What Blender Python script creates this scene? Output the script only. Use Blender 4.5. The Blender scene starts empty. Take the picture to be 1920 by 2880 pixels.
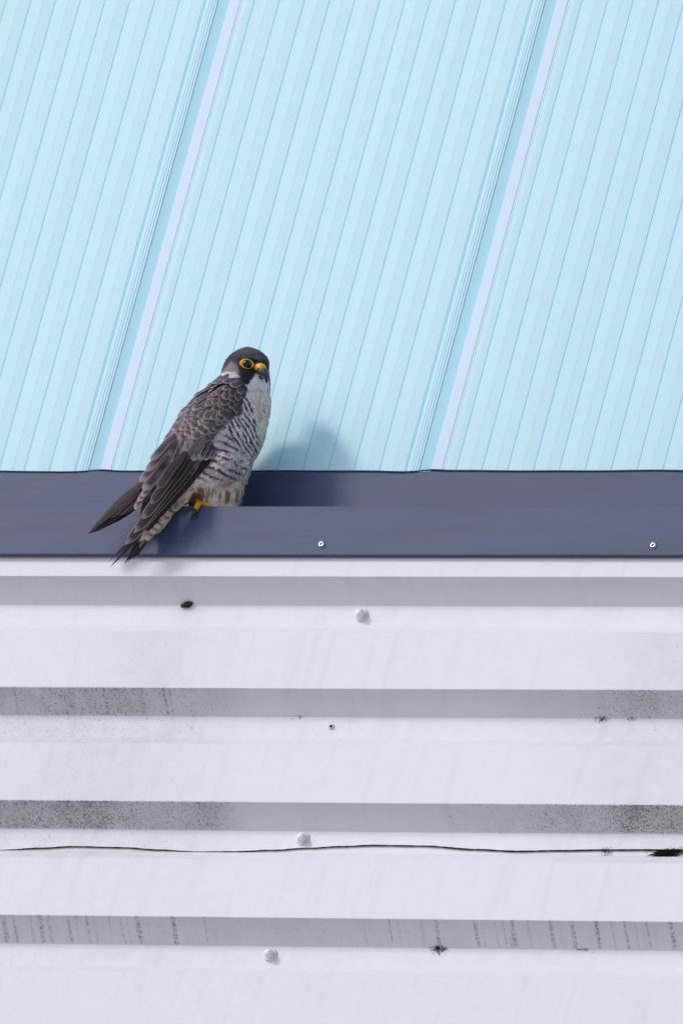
import bpy, bmesh, math, random
import numpy as np
from mathutils import Vector, Matrix
from mathutils.bvhtree import BVHTree

random.seed(7); rng = np.random.default_rng(11)
scene = bpy.context.scene
C = scene.collection

# ------------------------------------------------------------------ camera
S = 0.0005                      # metres per photograph pixel at the subject
DIST = 30.0                     # long lens, from the ground
yaw, el = math.radians(-32.6), math.radians(25.0)
fwd = Vector((math.sin(yaw)*math.cos(el), math.cos(yaw)*math.cos(el), math.sin(el)))
r0 = Vector((math.cos(yaw), -math.sin(yaw), 0)); u0 = r0.cross(fwd)
th = math.atan2(u0.x, r0.x)
RT = r0*math.cos(th) + u0*math.sin(th); UP = -r0*math.sin(th) + u0*math.cos(th); BK = -fwd
cam_loc = -fwd*DIST + RT*(360*S) - UP*(17*S)
cd = bpy.data.cameras.new('camera'); cam = bpy.data.objects.new('camera', cd); C.objects.link(cam)
cam.matrix_world = Matrix(((RT.x, UP.x, BK.x, cam_loc.x), (RT.y, UP.y, BK.y, cam_loc.y),
                           (RT.z, UP.z, BK.z, cam_loc.z), (0, 0, 0, 1)))
cd.sensor_fit = 'VERTICAL'; cd.sensor_height = 36; cd.lens = 36*DIST/(2880*S)
cd.clip_start = 1; cd.clip_end = 4000
scene.camera = cam

# ------------------------------------------------------------------ light
SUN = Vector((-0.645, -0.545, 0.536)).normalized()      # towards the sun
w = bpy.data.worlds.new('World'); scene.world = w; w.use_nodes = True
nt = w.node_tree; bg = nt.nodes['Background']
sky = nt.nodes.new('ShaderNodeTexSky'); sky.sky_type = 'NISHITA'; sky.sun_disc = False
sky.sun_elevation = math.asin(SUN.z); sky.sun_rotation = math.atan2(SUN.x, SUN.y)
sky.dust_density = 0.9; sky.air_density = 1.0; sky.ozone_density = 1.0
nt.links.new(sky.outputs[0], bg.inputs[0]); bg.inputs[1].default_value = 0.15
sl = bpy.data.lights.new('sun', 'SUN'); sl.energy = 1.2; sl.angle = math.radians(10); sl.color = (1.0, 0.975, 0.965)
so = bpy.data.objects.new('sun', sl); C.objects.link(so)
so.rotation_euler = (-SUN).to_track_quat('-Z', 'Y').to_euler(); so.location = SUN*20
scene.view_settings.view_transform = 'Standard'; scene.view_settings.look = 'None'
scene.view_settings.exposure = 0.32; scene.view_settings.gamma = 1.0
scene.render.engine = 'CYCLES'
scene.cycles.max_bounces = 8; scene.cycles.transparent_max_bounces = 12; scene.cycles.use_denoising = True

# ------------------------------------------------------------------ helpers
def tag(o, label=None, cat=None, group=None, kind=None):
    if label: o['label'] = label
    if cat: o['category'] = cat
    if group: o['group'] = group
    if kind: o['kind'] = kind
    return o
def empty(name, loc=(0, 0, 0)):
    o = bpy.data.objects.new(name, None); o.location = loc; o.empty_display_size = 0.05; C.objects.link(o); return o
def mesh(name, v, f, mat, parent=None, smooth=False, uv=None, attrs=None, col=None, org=None):
    """one mesh object; v in world metres; parented meshes are stored relative to the parent's location"""
    me = bpy.data.meshes.new(name)
    v = np.asarray(v, float)
    if org is not None: v = v - np.asarray(org)
    me.from_pydata(v.tolist(), [], [list(map(int, q)) for q in f]); me.update()
    if smooth: me.polygons.foreach_set('use_smooth', [True]*len(me.polygons))
    if uv is not None:
        lay = me.uv_layers.new(name='UVMap'); li = np.zeros(len(me.loops), np.int32); me.loops.foreach_get('vertex_index', li)
        lay.data.foreach_set('uv', np.asarray(uv, np.float32)[li].ravel())
    for k, a in (attrs or {}).items():
        at = me.attributes.new(k, 'FLOAT', 'POINT'); at.data.foreach_set('value', np.asarray(a, np.float32))
    if col is not None:
        at = me.color_attributes.new('Col', 'FLOAT_COLOR', 'POINT')
        cc = np.ones((len(v), 4), np.float32); cc[:, :3] = col; at.data.foreach_set('color', cc.ravel())
    if mat: me.materials.append(mat)
    o = bpy.data.objects.new(name, me); C.objects.link(o)
    if parent is not None: o.parent = parent
    return o
def box(x0, x1, y0, y1, z0, z1):
    v = [(x, y, z) for z in (z0, z1) for y in (y0, y1) for x in (x0, x1)]
    f = [(0, 2, 3, 1), (4, 5, 7, 6), (0, 1, 5, 4), (2, 6, 7, 3), (0, 4, 6, 2), (1, 3, 7, 5)]
    return v, f
def pixel_on_plane(px, py, y):
    """where the sight line of a photograph pixel meets the vertical plane at depth y"""
    d = fwd*DIST + RT*((px-960)*S) - UP*((py-1440)*S)
    t = (y - cam_loc.y)/d.y
    return cam_loc + d*t
def zrow(py, y): return pixel_on_plane(960, py, y).z
def nodes(name, rough=0.5, spec=0.5):
    m = bpy.data.materials.new(name); m.use_nodes = True; n = m.node_tree
    b = n.nodes['Principled BSDF']; b.inputs['Roughness'].default_value = rough
    b.inputs['Specular IOR Level'].default_value = spec
    return m, n, b
def N(n, t, **kw):
    q = n.nodes.new(t)
    for k, v in kw.items():
        if k.startswith('i_'): q.inputs[int(k[2:])].default_value = v
        else: setattr(q, k, v)
    return q
def mixc(n, fac, a, b, blend='MIX'):
    q = n.nodes.new('ShaderNodeMix'); q.data_type = 'RGBA'; q.blend_type = blend
    for s, val in ((q.inputs[0], fac), (q.inputs[6], a), (q.inputs[7], b)):
        if isinstance(val, bpy.types.NodeSocket): n.links.new(val, s)
        elif isinstance(val, (int, float)): s.default_value = val
        else: s.default_value = (*val, 1) if len(val) == 3 else val
    return q.outputs[2]
def math_(n, op, a, b=None, c=None, clamp=False):
    q = n.nodes.new('ShaderNodeMath'); q.operation = op; q.use_clamp = clamp
    for i, val in enumerate((a, b, c)):
        if val is None: continue
        if isinstance(val, bpy.types.NodeSocket): n.links.new(val, q.inputs[i])
        else: q.inputs[i].default_value = val
    return q.outputs[0]
def ramp(n, fac, stops):
    q = n.nodes.new('ShaderNodeValToRGB'); e = q.color_ramp.elements
    while len(e) < len(stops): e.new(0.5)
    for k, (p, c) in enumerate(stops): e[k].position = p; e[k].color = (*c, 1) if len(c) == 3 else c
    n.links.new(fac, q.inputs[0]); return q.outputs[0]
def noise(n, scale, detail=3, vec=None, rough=0.5, out=0):
    q = n.nodes.new('ShaderNodeTexNoise'); q.inputs['Scale'].default_value = scale
    q.inputs['Detail'].default_value = detail; q.inputs['Roughness'].default_value = rough
    if vec is not None: n.links.new(vec, q.inputs['Vector'])
    return q.outputs[out]
def objco(n, scale=(1, 1, 1)):
    tc = n.nodes.new('ShaderNodeTexCoord'); mp = n.nodes.new('ShaderNodeMapping'); mp.inputs[3].default_value = scale
    n.links.new(tc.outputs['Object'], mp.inputs[0]); return mp.outputs[0]
def bump(n, b, h, dist, strength=1.0):
    q = n.nodes.new('ShaderNodeBump'); q.inputs['Distance'].default_value = dist; q.inputs['Strength'].default_value = strength
    n.links.new(h, q.inputs['Height']); n.links.new(q.outputs[0], b.inputs['Normal'])

# ------------------------------------------------------------------ materials of the place
def mat_white_sheet():
    m, n, b = nodes('white_coated_steel', 0.38, 0.35)
    co = objco(n); d = N(n, 'ShaderNodeAttribute', attribute_name='dirt').outputs['Fac']
    st = N(n, 'ShaderNodeAttribute', attribute_name='streak').outputs['Fac']
    base = mixc(n, noise(n, 2.2, 3, co), (0.785, 0.745, 0.785), (0.825, 0.780, 0.825))
    # faint run-off stains
    runs = noise(n, 60, 4, objco(n, (1, 0.2, 0.06)))
    base = mixc(n, math_(n, 'MULTIPLY', math_(n, 'SUBTRACT', runs, 0.52, clamp=True), 0.9, clamp=True), base, (0.62, 0.59, 0.60))
    # algae film
    film = noise(n, 38, 5, co, 0.65)
    f1 = math_(n, 'MULTIPLY', math_(n, 'SMOOTH_MIN', film, 1.0, 0.0), math_(n, 'MULTIPLY', d, 0.85), clamp=True)
    base = mixc(n, f1, base, (0.19, 0.165, 0.135))
    # specks: density follows the dirt attribute
    def specks(scale, hi, lo, gain, power=1.0):
        s = noise(n, scale, 2, co, 0.6)
        thr = math_(n, 'SUBTRACT', hi, math_(n, 'MULTIPLY', d, hi-lo))
        return math_(n, 'MULTIPLY', math_(n, 'SUBTRACT', s, thr, clamp=True), gain, clamp=True)
    sp = specks(370, 0.76, 0.43, 8.0)
    base = mixc(n, math_(n, 'MULTIPLY', sp, 0.72), base, (0.115, 0.098, 0.078))
    sp2 = specks(110, 0.79, 0.52, 8.0)
    base = mixc(n, math_(n, 'MULTIPLY', sp2, 0.5), base, (0.12, 0.10, 0.08))
    # drip streaks running down the web
    x = noise(n, 84, 1, objco(n, (1, 0.02, 0.02)), 0.5)
    ln = math_(n, 'MULTIPLY', math_(n, 'SUBTRACT', x, math_(n, 'SUBTRACT', 0.74, math_(n, 'MULTIPLY', st, 0.30)), clamp=True), 11, clamp=True)
    brk = math_(n, 'MULTIPLY', math_(n, 'SUBTRACT', noise(n, 260, 4, co, 0.8), 0.42, clamp=True), 5.0, clamp=True)
    sk = math_(n, 'MULTIPLY', math_(n, 'MULTIPLY', ln, brk), math_(n, 'MINIMUM', math_(n, 'MULTIPLY', st, 4.0), 0.78), clamp=True)
    base = mixc(n, sk, base, (0.10, 0.085, 0.062))
    n.links.new(base, b.inputs['Base Color'])
    n.links.new(math_(n, 'ADD', 0.44, math_(n, 'MULTIPLY', film, 0.16)), b.inputs['Roughness'])
    bump(n, b, noise(n, 5, 2, co), 0.004, 0.12)
    return m
def mat_plain(name, col, rough=0.5, spec=0.5, var=0.15, scale=80, metal=0.0, bmp=0.0):
    m, n, b = nodes(name, rough, spec); co = objco(n)
    k = noise(n, scale, 4, co)
    n.links.new(mixc(n, k, tuple(c*(1-var) for c in col), tuple(min(1, c*(1+var)) for c in col)), b.inputs['Base Color'])
    b.inputs['Metallic'].default_value = metal
    if bmp: bump(n, b, k, bmp, 0.6)
    return m
def mat_flashing():
    m, n, b = nodes('slate_blue_coated_steel', 0.33, 0.22); co = objco(n)
    sm = noise(n, 9, 5, objco(n, (0.35, 1, 3.2)), 0.6)
    c = mixc(n, ramp(n, sm, [(0.42, (0, 0, 0)), (0.66, (1, 1, 1))]), (0.058, 0.076, 0.158), (0.049, 0.063, 0.128))
    sc = noise(n, 26, 6, objco(n, (0.25, 1, 2.6)), 0.7)
    c = mixc(n, math_(n, 'MULTIPLY', math_(n, 'SUBTRACT', sc, 0.60, clamp=True), 3.0, clamp=True), c, (0.038, 0.048, 0.098))
    sp = math_(n, 'MULTIPLY', math_(n, 'SUBTRACT', noise(n, 420, 1, co), 0.83, clamp=True), 9, clamp=True)
    c = mixc(n, math_(n, 'MULTIPLY', sp, 0.4), c, (0.45, 0.46, 0.50))
    n.links.new(c, b.inputs['Base Color'])
    n.links.new(math_(n, 'ADD', 0.27, math_(n, 'MULTIPLY', sm, 0.16)), b.inputs['Roughness'])
    bump(n, b, noise(n, 4, 2, objco(n, (0.6, 1, 1.5))), 0.004, 0.12)
    return m
def mat_poly(name, col, thru, tint, rough=0.36, var=0.05):
    """clear-tinted polycarbonate: part light passes straight through, part scatters"""
    m = bpy.data.materials.new(name); m.use_nodes = True; n = m.node_tree
    b = n.nodes['Principled BSDF']; out = n.nodes['Material Output']
    co = objco(n, (1, 1, 0.05)); k = noise(n, 30, 3, co)
    c = mixc(n, k, tuple(q*(1-var) for q in col), tuple(min(1, q*(1+var)) for q in col))
    rnd = N(n, 'ShaderNodeObjectInfo').outputs['Random']
    c = mixc(n, math_(n, 'MULTIPLY', rnd, 0.10), c, tuple(q*0.72 for q in col))
    c = mixc(n, math_(n, 'MULTIPLY', math_(n, 'SUBTRACT', noise(n, 3.2, 2, objco(n, (1, 1, 0.15))), 0.42, clamp=True), 0.55, clamp=True), c, tuple(q*0.80 for q in col))
    dust = math_(n, 'MULTIPLY', math_(n, 'SUBTRACT', noise(n, 170, 2, objco(n)), 0.795, clamp=True), 12, clamp=True)
    c = mixc(n, math_(n, 'MULTIPLY', dust, 0.5), c, (0.25, 0.33, 0.36))
    n.links.new(c, b.inputs['Base Color']); b.inputs['Roughness'].default_value = rough
    b.inputs['Specular IOR Level'].default_value = 0.45
    if thru > 0:
        t = n.nodes.new('ShaderNodeBsdfTransparent'); t.inputs[0].default_value = (*tint, 1)
        mx = n.nodes.new('ShaderNodeMixShader'); mx.inputs[0].default_value = 1-thru
        n.links.new(t.outputs[0], mx.inputs[1]); n.links.new(b.outputs[0], mx.inputs[2]); n.links.new(mx.outputs[0], out.inputs[0])
    return m
M = {}
M['white'] = mat_white_sheet()
M['flash'] = mat_flashing()
M['seal'] = mat_plain('dark_rubber_seal', (0.035, 0.036, 0.042), 0.7, 0.3, 0.3)
M['gap'] = mat_plain('dirty_dark_lap_gap', (0.030, 0.022, 0.020), 0.9, 0.1, 0.6, 300)
M['bolt'] = mat_plain('white_plastic_cap', (0.80, 0.775, 0.78), 0.45, 0.5, 0.06, 200)
M['washer'] = mat_plain('grimy_white_washer', (0.68, 0.645, 0.63), 0.5, 0.5, 0.18, 260)
M['steel'] = mat_plain('bare_rivet_metal', (0.62, 0.60, 0.66), 0.28, 0.5, 0.1, 300, 1.0)
M['hole'] = mat_plain('dark_hole', (0.012, 0.011, 0.012), 0.9, 0.1, 0.2)
M['skin'] = mat_poly('pale_blue_polycarbonate_skin', (0.625, 0.885, 0.990), 0.17, (0.86, 0.985, 0.995))
M['back'] = mat_poly('polycarbonate_back_skin', (0.80, 0.985, 0.99), 0, (1, 1, 1), 0.5, 0.01)
M['web'] = mat_poly('polycarbonate_web', (0.84, 0.98, 0.99), 0.55, (0.90, 0.98, 0.99))
M['line'] = mat_poly('polycarbonate_groove', (0.25, 0.66, 0.76), 0, (1, 1, 1))
M['mark'] = mat_poly('polycarbonate_rib_mark', (0.46, 0.78, 0.88), 0, (1, 1, 1))
M['seam_side'] = mat_poly('polycarbonate_seam_side', (0.56, 0.88, 0.94), 0.0, (0.6, 0.9, 0.94))
M['seam_cap'] = mat_poly('pale_lilac_seam_cap', (0.585, 0.70, 0.84), 0.0, (1, 1, 1))
M['ground'] = mat_plain('pale_concrete', (0.43, 0.385, 0.365), 0.9, 0.2, 0.2, 1.2)
M['moss'] = mat_plain('dark_wet_moss', (0.018, 0.018, 0.012), 0.95, 0.1, 0.6, 500)
M['debris'] = mat_plain('dark_bark_debris', (0.06, 0.045, 0.035), 0.9, 0.1, 0.5, 400)

# ------------------------------------------------------------------ ground
GZ = cam_loc.z - 1.65
v, f = [(-1500, -1500, GZ), (1500, -1500, GZ), (1500, 1500, GZ), (-1500, 1500, GZ)], [(0, 1, 2, 3)]
tag(mesh('ground', v, f, M['ground']), kind='structure')

# ------------------------------------------------------------------ white trapezoidal cladding
YC = 0.0075; DEPTH = 0.0320; YV = YC + DEPTH
cb = [zrow(p, YC) for p in (1621.4, 1937.0, 2258.0, 2583.0)]       # crest lower edges
vt = [zrow(p, YV) for p in (1704.3, 2017.0, 2339.0, 2664.0)]       # valley upper edges
vb = [zrow(p, YV) for p in (1757.5, 2074.5, 2399.0, 2723.0)]       # valley lower edges
ct = [zrow(p, YC) for p in (1777.3, 2094.0, 2420.0, 2741.0)]       # crest upper edges
X0, X1 = -4.0, 5.0
def xs_cols():
    a = list(np.linspace(X0, -0.62, 8)[:-1]) + list(np.arange(-0.62, 1.12, 0.006)) + list(np.linspace(1.12, X1, 8))
    return np.array(a)
XS = xs_cols()
def px_of(x, z, y):                  # photograph column of a wall point (orthographic estimate, for dirt placement)
    return 600 + (x*RT.x + y*RT.y + z*RT.z)/S
wall = tag(empty('cladding_wall', (0.2, YC, GZ)), 'white trapezoidal metal cladding wall with dirt streaks below the dark gutter', 'wall')
WO = np.array(wall.location)
def n1(x, f, s):                     # smooth 1-D noise
    i = np.floor(x*f).astype(int); t = x*f - i; t = t*t*(3-2*t)
    h = lambda k: np.abs(np.sin((k+s)*127.1)*43758.5453) % 1
    return h(i)*(1-t) + h(i+1)*t
def rib_dirt(k, kind, px):
    """dirt and streak amounts along a rib face (k = rib, kind c/w/v), from what the photograph shows"""
    ss = lambda a, b: np.clip((px-a)/(b-a), 0, 1)
    left = 1-ss(520, 720); right = ss(1350, 1750)
    if kind == 'w':
        if k == 0: d = 0.16 + 0*px
        elif k == 1: d = 0.14 + 0.55*left*(0.6+0.6*n1(px, 1/70, 3)) + 0.62*right*(0.5+0.6*n1(px, 1/90, 9))
        elif k == 2: d = 0.12 + 0.72*(1-ss(580, 720))*(0.65+0.5*n1(px, 1/90, 5)) + 0.70*ss(1080, 1700)*(0.7+0.4*n1(px, 1/80, 2))
        else: d = 0.22 + 0.10*n1(px, 1/60, 4)
        st = (0.75*(1-ss(520, 640)) + 0.62*ss(980, 1040)) if k == 3 else 0.30*left*(k == 1)
        return d, st + 0*px
    if kind == 'v':
        d = [0.12, 0.16+0.28*left+0.22*right, 0.14+0.2*left+0.16*ss(1400, 1750), 0.18+0.08*left][min(k, 3)]
        return d + 0*px, (0.12*left if k == 3 else 0) + 0*px
    b = lambda c, s: np.exp(-((px-c)/s)**2)
    d = [0.06, 0.08+0.22*b(420, 130)+0.26*ss(1600, 1850), 0.07+0.26*b(280, 260)+0.22*b(1770, 170), 0.07+0.04*left, 0.14][min(k, 4)]
    return d + 0*px, 0*px
def sheet(name, prof, label=None, cols=XS):
    """prof: list of (y, z, rib, kind) rows; fine rows between them"""
    rows = []
    for (y0, z0, k0, t0), (y1, z1, k1, t1) in zip(prof, prof[1:]):
        m_ = max(1, int(math.hypot(y1-y0, z1-z0)/0.012)) if len(prof) < 40 else 1
        for i in range(m_): rows.append((y0+(y1-y0)*i/m_, z0+(z1-z0)*i/m_, k1, t1))
        e_ = 1 - 0.0028/max(0.006, math.hypot(y1-y0, z1-z0)); rows.append((y0+(y1-y0)*e_, z0+(z1-z0)*e_, k1, t1))
    rows.append((prof[-1][0], prof[-1][1], prof[-1][2], prof[-1][3]))
    nx = len(cols); V = []; D = []; ST = []
    for y, z, k, t in rows:
        dd, ss_ = rib_dirt(k, t, px_of(cols, z, y))
        V += [(x, y, z) for x in cols]; D += list(dd); ST += list(ss_)
    F = [(r*nx+i, (r+1)*nx+i, (r+1)*nx+i+1, r*nx+i+1) for r in range(len(rows)-1) for i in range(nx-1)]
    o = mesh(name, V, F, M['white'], wall, attrs={'dirt': D, 'streak': ST}, org=WO)
    md = o.modifiers.new('fold', 'BEVEL'); md.width = 0.0016; md.segments = 2; md.limit_method = 'ANGLE'; md.angle_limit = math.radians(20)
    return o
# upper sheet: from behind the gutter to the lap
prof = [(YC, -0.012, 0, 'c'), (YC, cb[0], 0, 'c'), (YV, vt[0], 0, 'w'), (YV, vb[0], 0, 'v'), (YC, ct[0], 0, 'v'),
        (YC, cb[1], 1, 'c'), (YV, vt[1], 1, 'w'), (YV, vb[1], 1, 'v'), (YC, ct[1], 1, 'v'),
        (YC, cb[2], 2, 'c'), (YV, vt[2], 2, 'w')]
zl = zrow(2388, YV)
upper = sheet('cladding_sheet', prof + [(YV-0.0010, zl, 2, 'v')])
# wavy lower edge of the upper sheet where it laps the lower one
wave_px = [(-400, 2394), (0, 2392.5), (120, 2386), (208, 2381.5), (343, 2384.5), (450, 2391), (551, 2397), (660, 2396), (765, 2392),
           (870, 2386), (960, 2381.5), (1052, 2378), (1193, 2380), (1340, 2390), (1450, 2395), (1580, 2393), (1701, 2391), (1836, 2391), (2100, 2392), (2500, 2389)]
wx = [pixel_on_plane(a, b_, YV).x for a, b_ in wave_px]; wz = [pixel_on_plane(a, b_, YV).z for a, b_ in wave_px]
def wave_z(x):
    i = np.clip(np.searchsorted(wx, x)-1, 0, len(wx)-2); t = np.clip((x-np.array(wx)[i])/(np.array(wx)[i+1]-np.array(wx)[i]), 0, 1); t = t*t*(3-2*t)
    return np.array(wz)[i]*(1-t) + np.array(wz)[i+1]*t
me = upper.data; nx = len(XS)
for i in range(nx):
    vv = me.vertices[len(me.vertices)-nx+i]; z_ = float(wave_z(XS[i])); vv.co.z = z_ - WO[2]; vv.co.y = YV - 0.0022 - WO[1]
    vv = me.vertices[len(me.vertices)-2*nx+i]; vv.co.z = z_ + 0.0026 - WO[2]
lowp = [(YV+0.0012, zl+0.03, 2, 'v'), (YV, vb[2], 2, 'v'), (YC, ct[2], 2, 'v'), (YC, cb[3], 3, 'c'), (YV, vt[3], 3, 'w'),
        (YV, vb[3], 3, 'v'), (YC, ct[3], 3, 'v')]
pitch = ct[2]-ct[3]
lowp += [(YC, cb[3]-pitch, 4, 'c'), (YV, vt[3]-pitch, 4, 'v'), (YV, vb[3]-pitch, 4, 'v'), (YC, ct[3]-pitch, 4, 'v'), (YC, cb[3]-2*pitch, 4, 'c')]
lower_sheet = sheet('cladding_sheet', lowp)
base_p = []; k = 2
while cb[3]-(k)*pitch > GZ+0.2:
    base_p += [(YC, cb[3]-k*pitch, 4, 'c'), (YV, vt[3]-k*pitch, 4, 'v'), (YV, vb[3]-k*pitch, 4, 'v'), (YC, ct[3]-k*pitch, 4, 'v')]; k += 1
base_p.append((YC, GZ, 4, 'c'))
sheet('cladding_sheet', base_p, cols=np.array([X0, X1]))
# added dark strip: the lap gap's dirt and shade put into its colour
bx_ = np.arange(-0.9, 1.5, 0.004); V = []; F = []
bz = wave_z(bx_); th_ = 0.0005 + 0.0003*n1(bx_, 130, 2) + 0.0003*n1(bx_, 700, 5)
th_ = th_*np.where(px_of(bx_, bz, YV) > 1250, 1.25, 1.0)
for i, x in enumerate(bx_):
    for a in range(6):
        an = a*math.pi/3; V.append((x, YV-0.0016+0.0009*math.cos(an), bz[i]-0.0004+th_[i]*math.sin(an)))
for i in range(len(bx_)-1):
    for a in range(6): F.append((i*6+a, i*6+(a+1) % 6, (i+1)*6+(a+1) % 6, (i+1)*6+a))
mesh('lap_gap_strip', V, F, M['gap'], wall, True, org=WO)

# bolts and one bare screw
def lathe(prof, seg, axis_loc):
    V = []; F = []
    for r, h in prof:
        for a in range(seg):
            an = 2*math.pi*a/seg; V.append((axis_loc[0]+r*math.cos(an), axis_loc[1]-h, axis_loc[2]+r*math.sin(an)))
    for i in range(len(prof)-1):
        for a in range(seg): F.append((i*seg+a, i*seg+(a+1) % seg, (i+1)*seg+(a+1) % seg, (i+1)*seg+a))
    F.append([ (len(prof)-1)*seg + a for a in range(seg)])
    return V, F
for px, py in ((1017, 1731), (853, 2361), (761, 2687)):
    p = pixel_on_plane(px, py, YV)
    V, F = lathe([(0.0098, -0.001), (0.0102, 0.0012), (0.0092, 0.0030), (0.0070, 0.0036), (0.0066, 0.0028)], 28, p)
    wsh = mesh('bolt', V, F, M['washer'], wall, True, org=WO)
    V, F = lathe([(0.0066, 0.0020), (0.0060, 0.0085), (0.0054, 0.0105), (0.0040, 0.0116), (0.0008, 0.0119)], 24, p)
    h_ = mesh('bolt_cap', V, F, M['bolt'], wsh, True, org=WO)
    V, F = lathe([(0.0007, 0.0116), (0.0007, 0.0121), (0.0003, 0.0122)], 8, p)
    mesh('cap_dimple', V, F, M['washer'], wsh, True, org=WO)
p = pixel_on_plane(932, 2045, YV)
V, F = lathe([(0.0046, -0.001), (0.0046, 0.0006), (0.0036, 0.0012), (0.0034, 0.0022), (0.0018, 0.0026)], 18, p)
scr = mesh('screw', V, F, M['washer'], wall, True, org=WO)
V, F = lathe([(0.0022, 0.0024), (0.0020, 0.0032), (0.0008, 0.0034)], 12, p)
mesh('screw_tip', V, F, M['hole'], scr, True, org=WO)

# ------------------------------------------------------------------ dark gutter flashing
G = 0.100                                       # ledge depth
zf = zrow(1562.5, 0.0); zt = zrow(1322.5, G)
gut = tag(empty('gutter_flashing', (0.2, 0, zf)), 'slate blue metal gutter flashing with lip along the wall top', 'gutter')
GO = np.array(gut.location)
def strip(name, pts, mat, cols, parent, O, dz=None, closed=False):
    nx = len(cols); V = []
    for k, (y, z) in enumerate(pts):
        for x in cols:
            o_ = dz(k, x) if dz else (0, 0); V.append((x, y+o_[0], z+o_[1]))
    F = [(r*nx+i, (r+1)*nx+i, (r+1)*nx+i+1, r*nx+i+1) for r in range(len(pts)-1) for i in range(nx-1)]
    o = mesh(name, V, F, mat, parent, org=O)
    md = o.modifiers.new('fold', 'BEVEL'); md.width = 0.0012; md.segments = 3; md.limit_method = 'ANGLE'; md.angle_limit = math.radians(25)
    return o
cols2 = np.concatenate([np.linspace(X0, -0.7, 10)[:-1], np.arange(-0.7, 1.3, 0.012), np.linspace(1.3, X1, 10)])
def wob(k, x): return (0.0006*math.sin(x*3.3)+0.0003*math.sin(x*8), 0)
strip('fascia', [(0.0062, zf+0.012), (0.0060, zf+0.0004), (0.0006, zf), (0.0, zf+0.0025), (0.0, -0.012), (0.0, 0.0), (0.006, -0.0004)], M['flash'], cols2, gut, GO, wob)
strip('ledge', [(0.005, -0.0012), (G*0.5, 0.001), (G-0.0005, 0.004)], M['flash'], cols2, gut, GO)
seam_x = [pixel_on_plane(281-929*1, 1318, G+0.002).x, pixel_on_plane(281, 1318, G+0.002).x, pixel_on_plane(1210, 1318, G+0.002).x]
def topwave(x):
    z = 0.0004*math.sin(x*23) + 0.0003*math.sin(x*41+1)
    for s in seam_x: z += 0.0022*math.exp(-((x-s-0.004)/0.020)**2) - 0.0008*math.exp(-((x-s+0.045)/0.03)**2)
    return z
strip('upstand', [(G-0.0002, 0.0045), (G, 0.012), (G, zt-0.0045), (G+0.001, zt-0.0022), (G+0.003, zt-0.0020)], M['flash'], cols2, gut, GO,
      lambda k, x: (wob(k, x)[0]*0.6, topwave(x) if k >= 2 else 0))
strip('edge_seal', [(G+0.0006, zt-0.0024), (G-0.0003, zt-0.0018), (G-0.0003, zt), (G+0.003, zt+0.0004)], M['seal'], cols2, gut, GO, lambda k, x: (0, topwave(x)))
def rivet(px, py):
    p = pixel_on_plane(px, py, 0.0)
    V, F = lathe([(0.0052, -0.001), (0.0052, 0.0004), (0.0044, 0.0014), (0.0030, 0.0020), (0.0019, 0.0019), (0.0016, 0.0008)], 24, p)
    r_ = mesh('rivet', V, F, M['steel'], gut, True, org=GO)
    V, F = lathe([(0.0017, 0.0004), (0.0015, 0.0012), (0.0004, 0.0013)], 14, p)
    mesh('rivet_hole', V, F, M['hole'], r_, True, org=GO)
rivet(904, 1531); rivet(1836, 1534)

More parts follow.
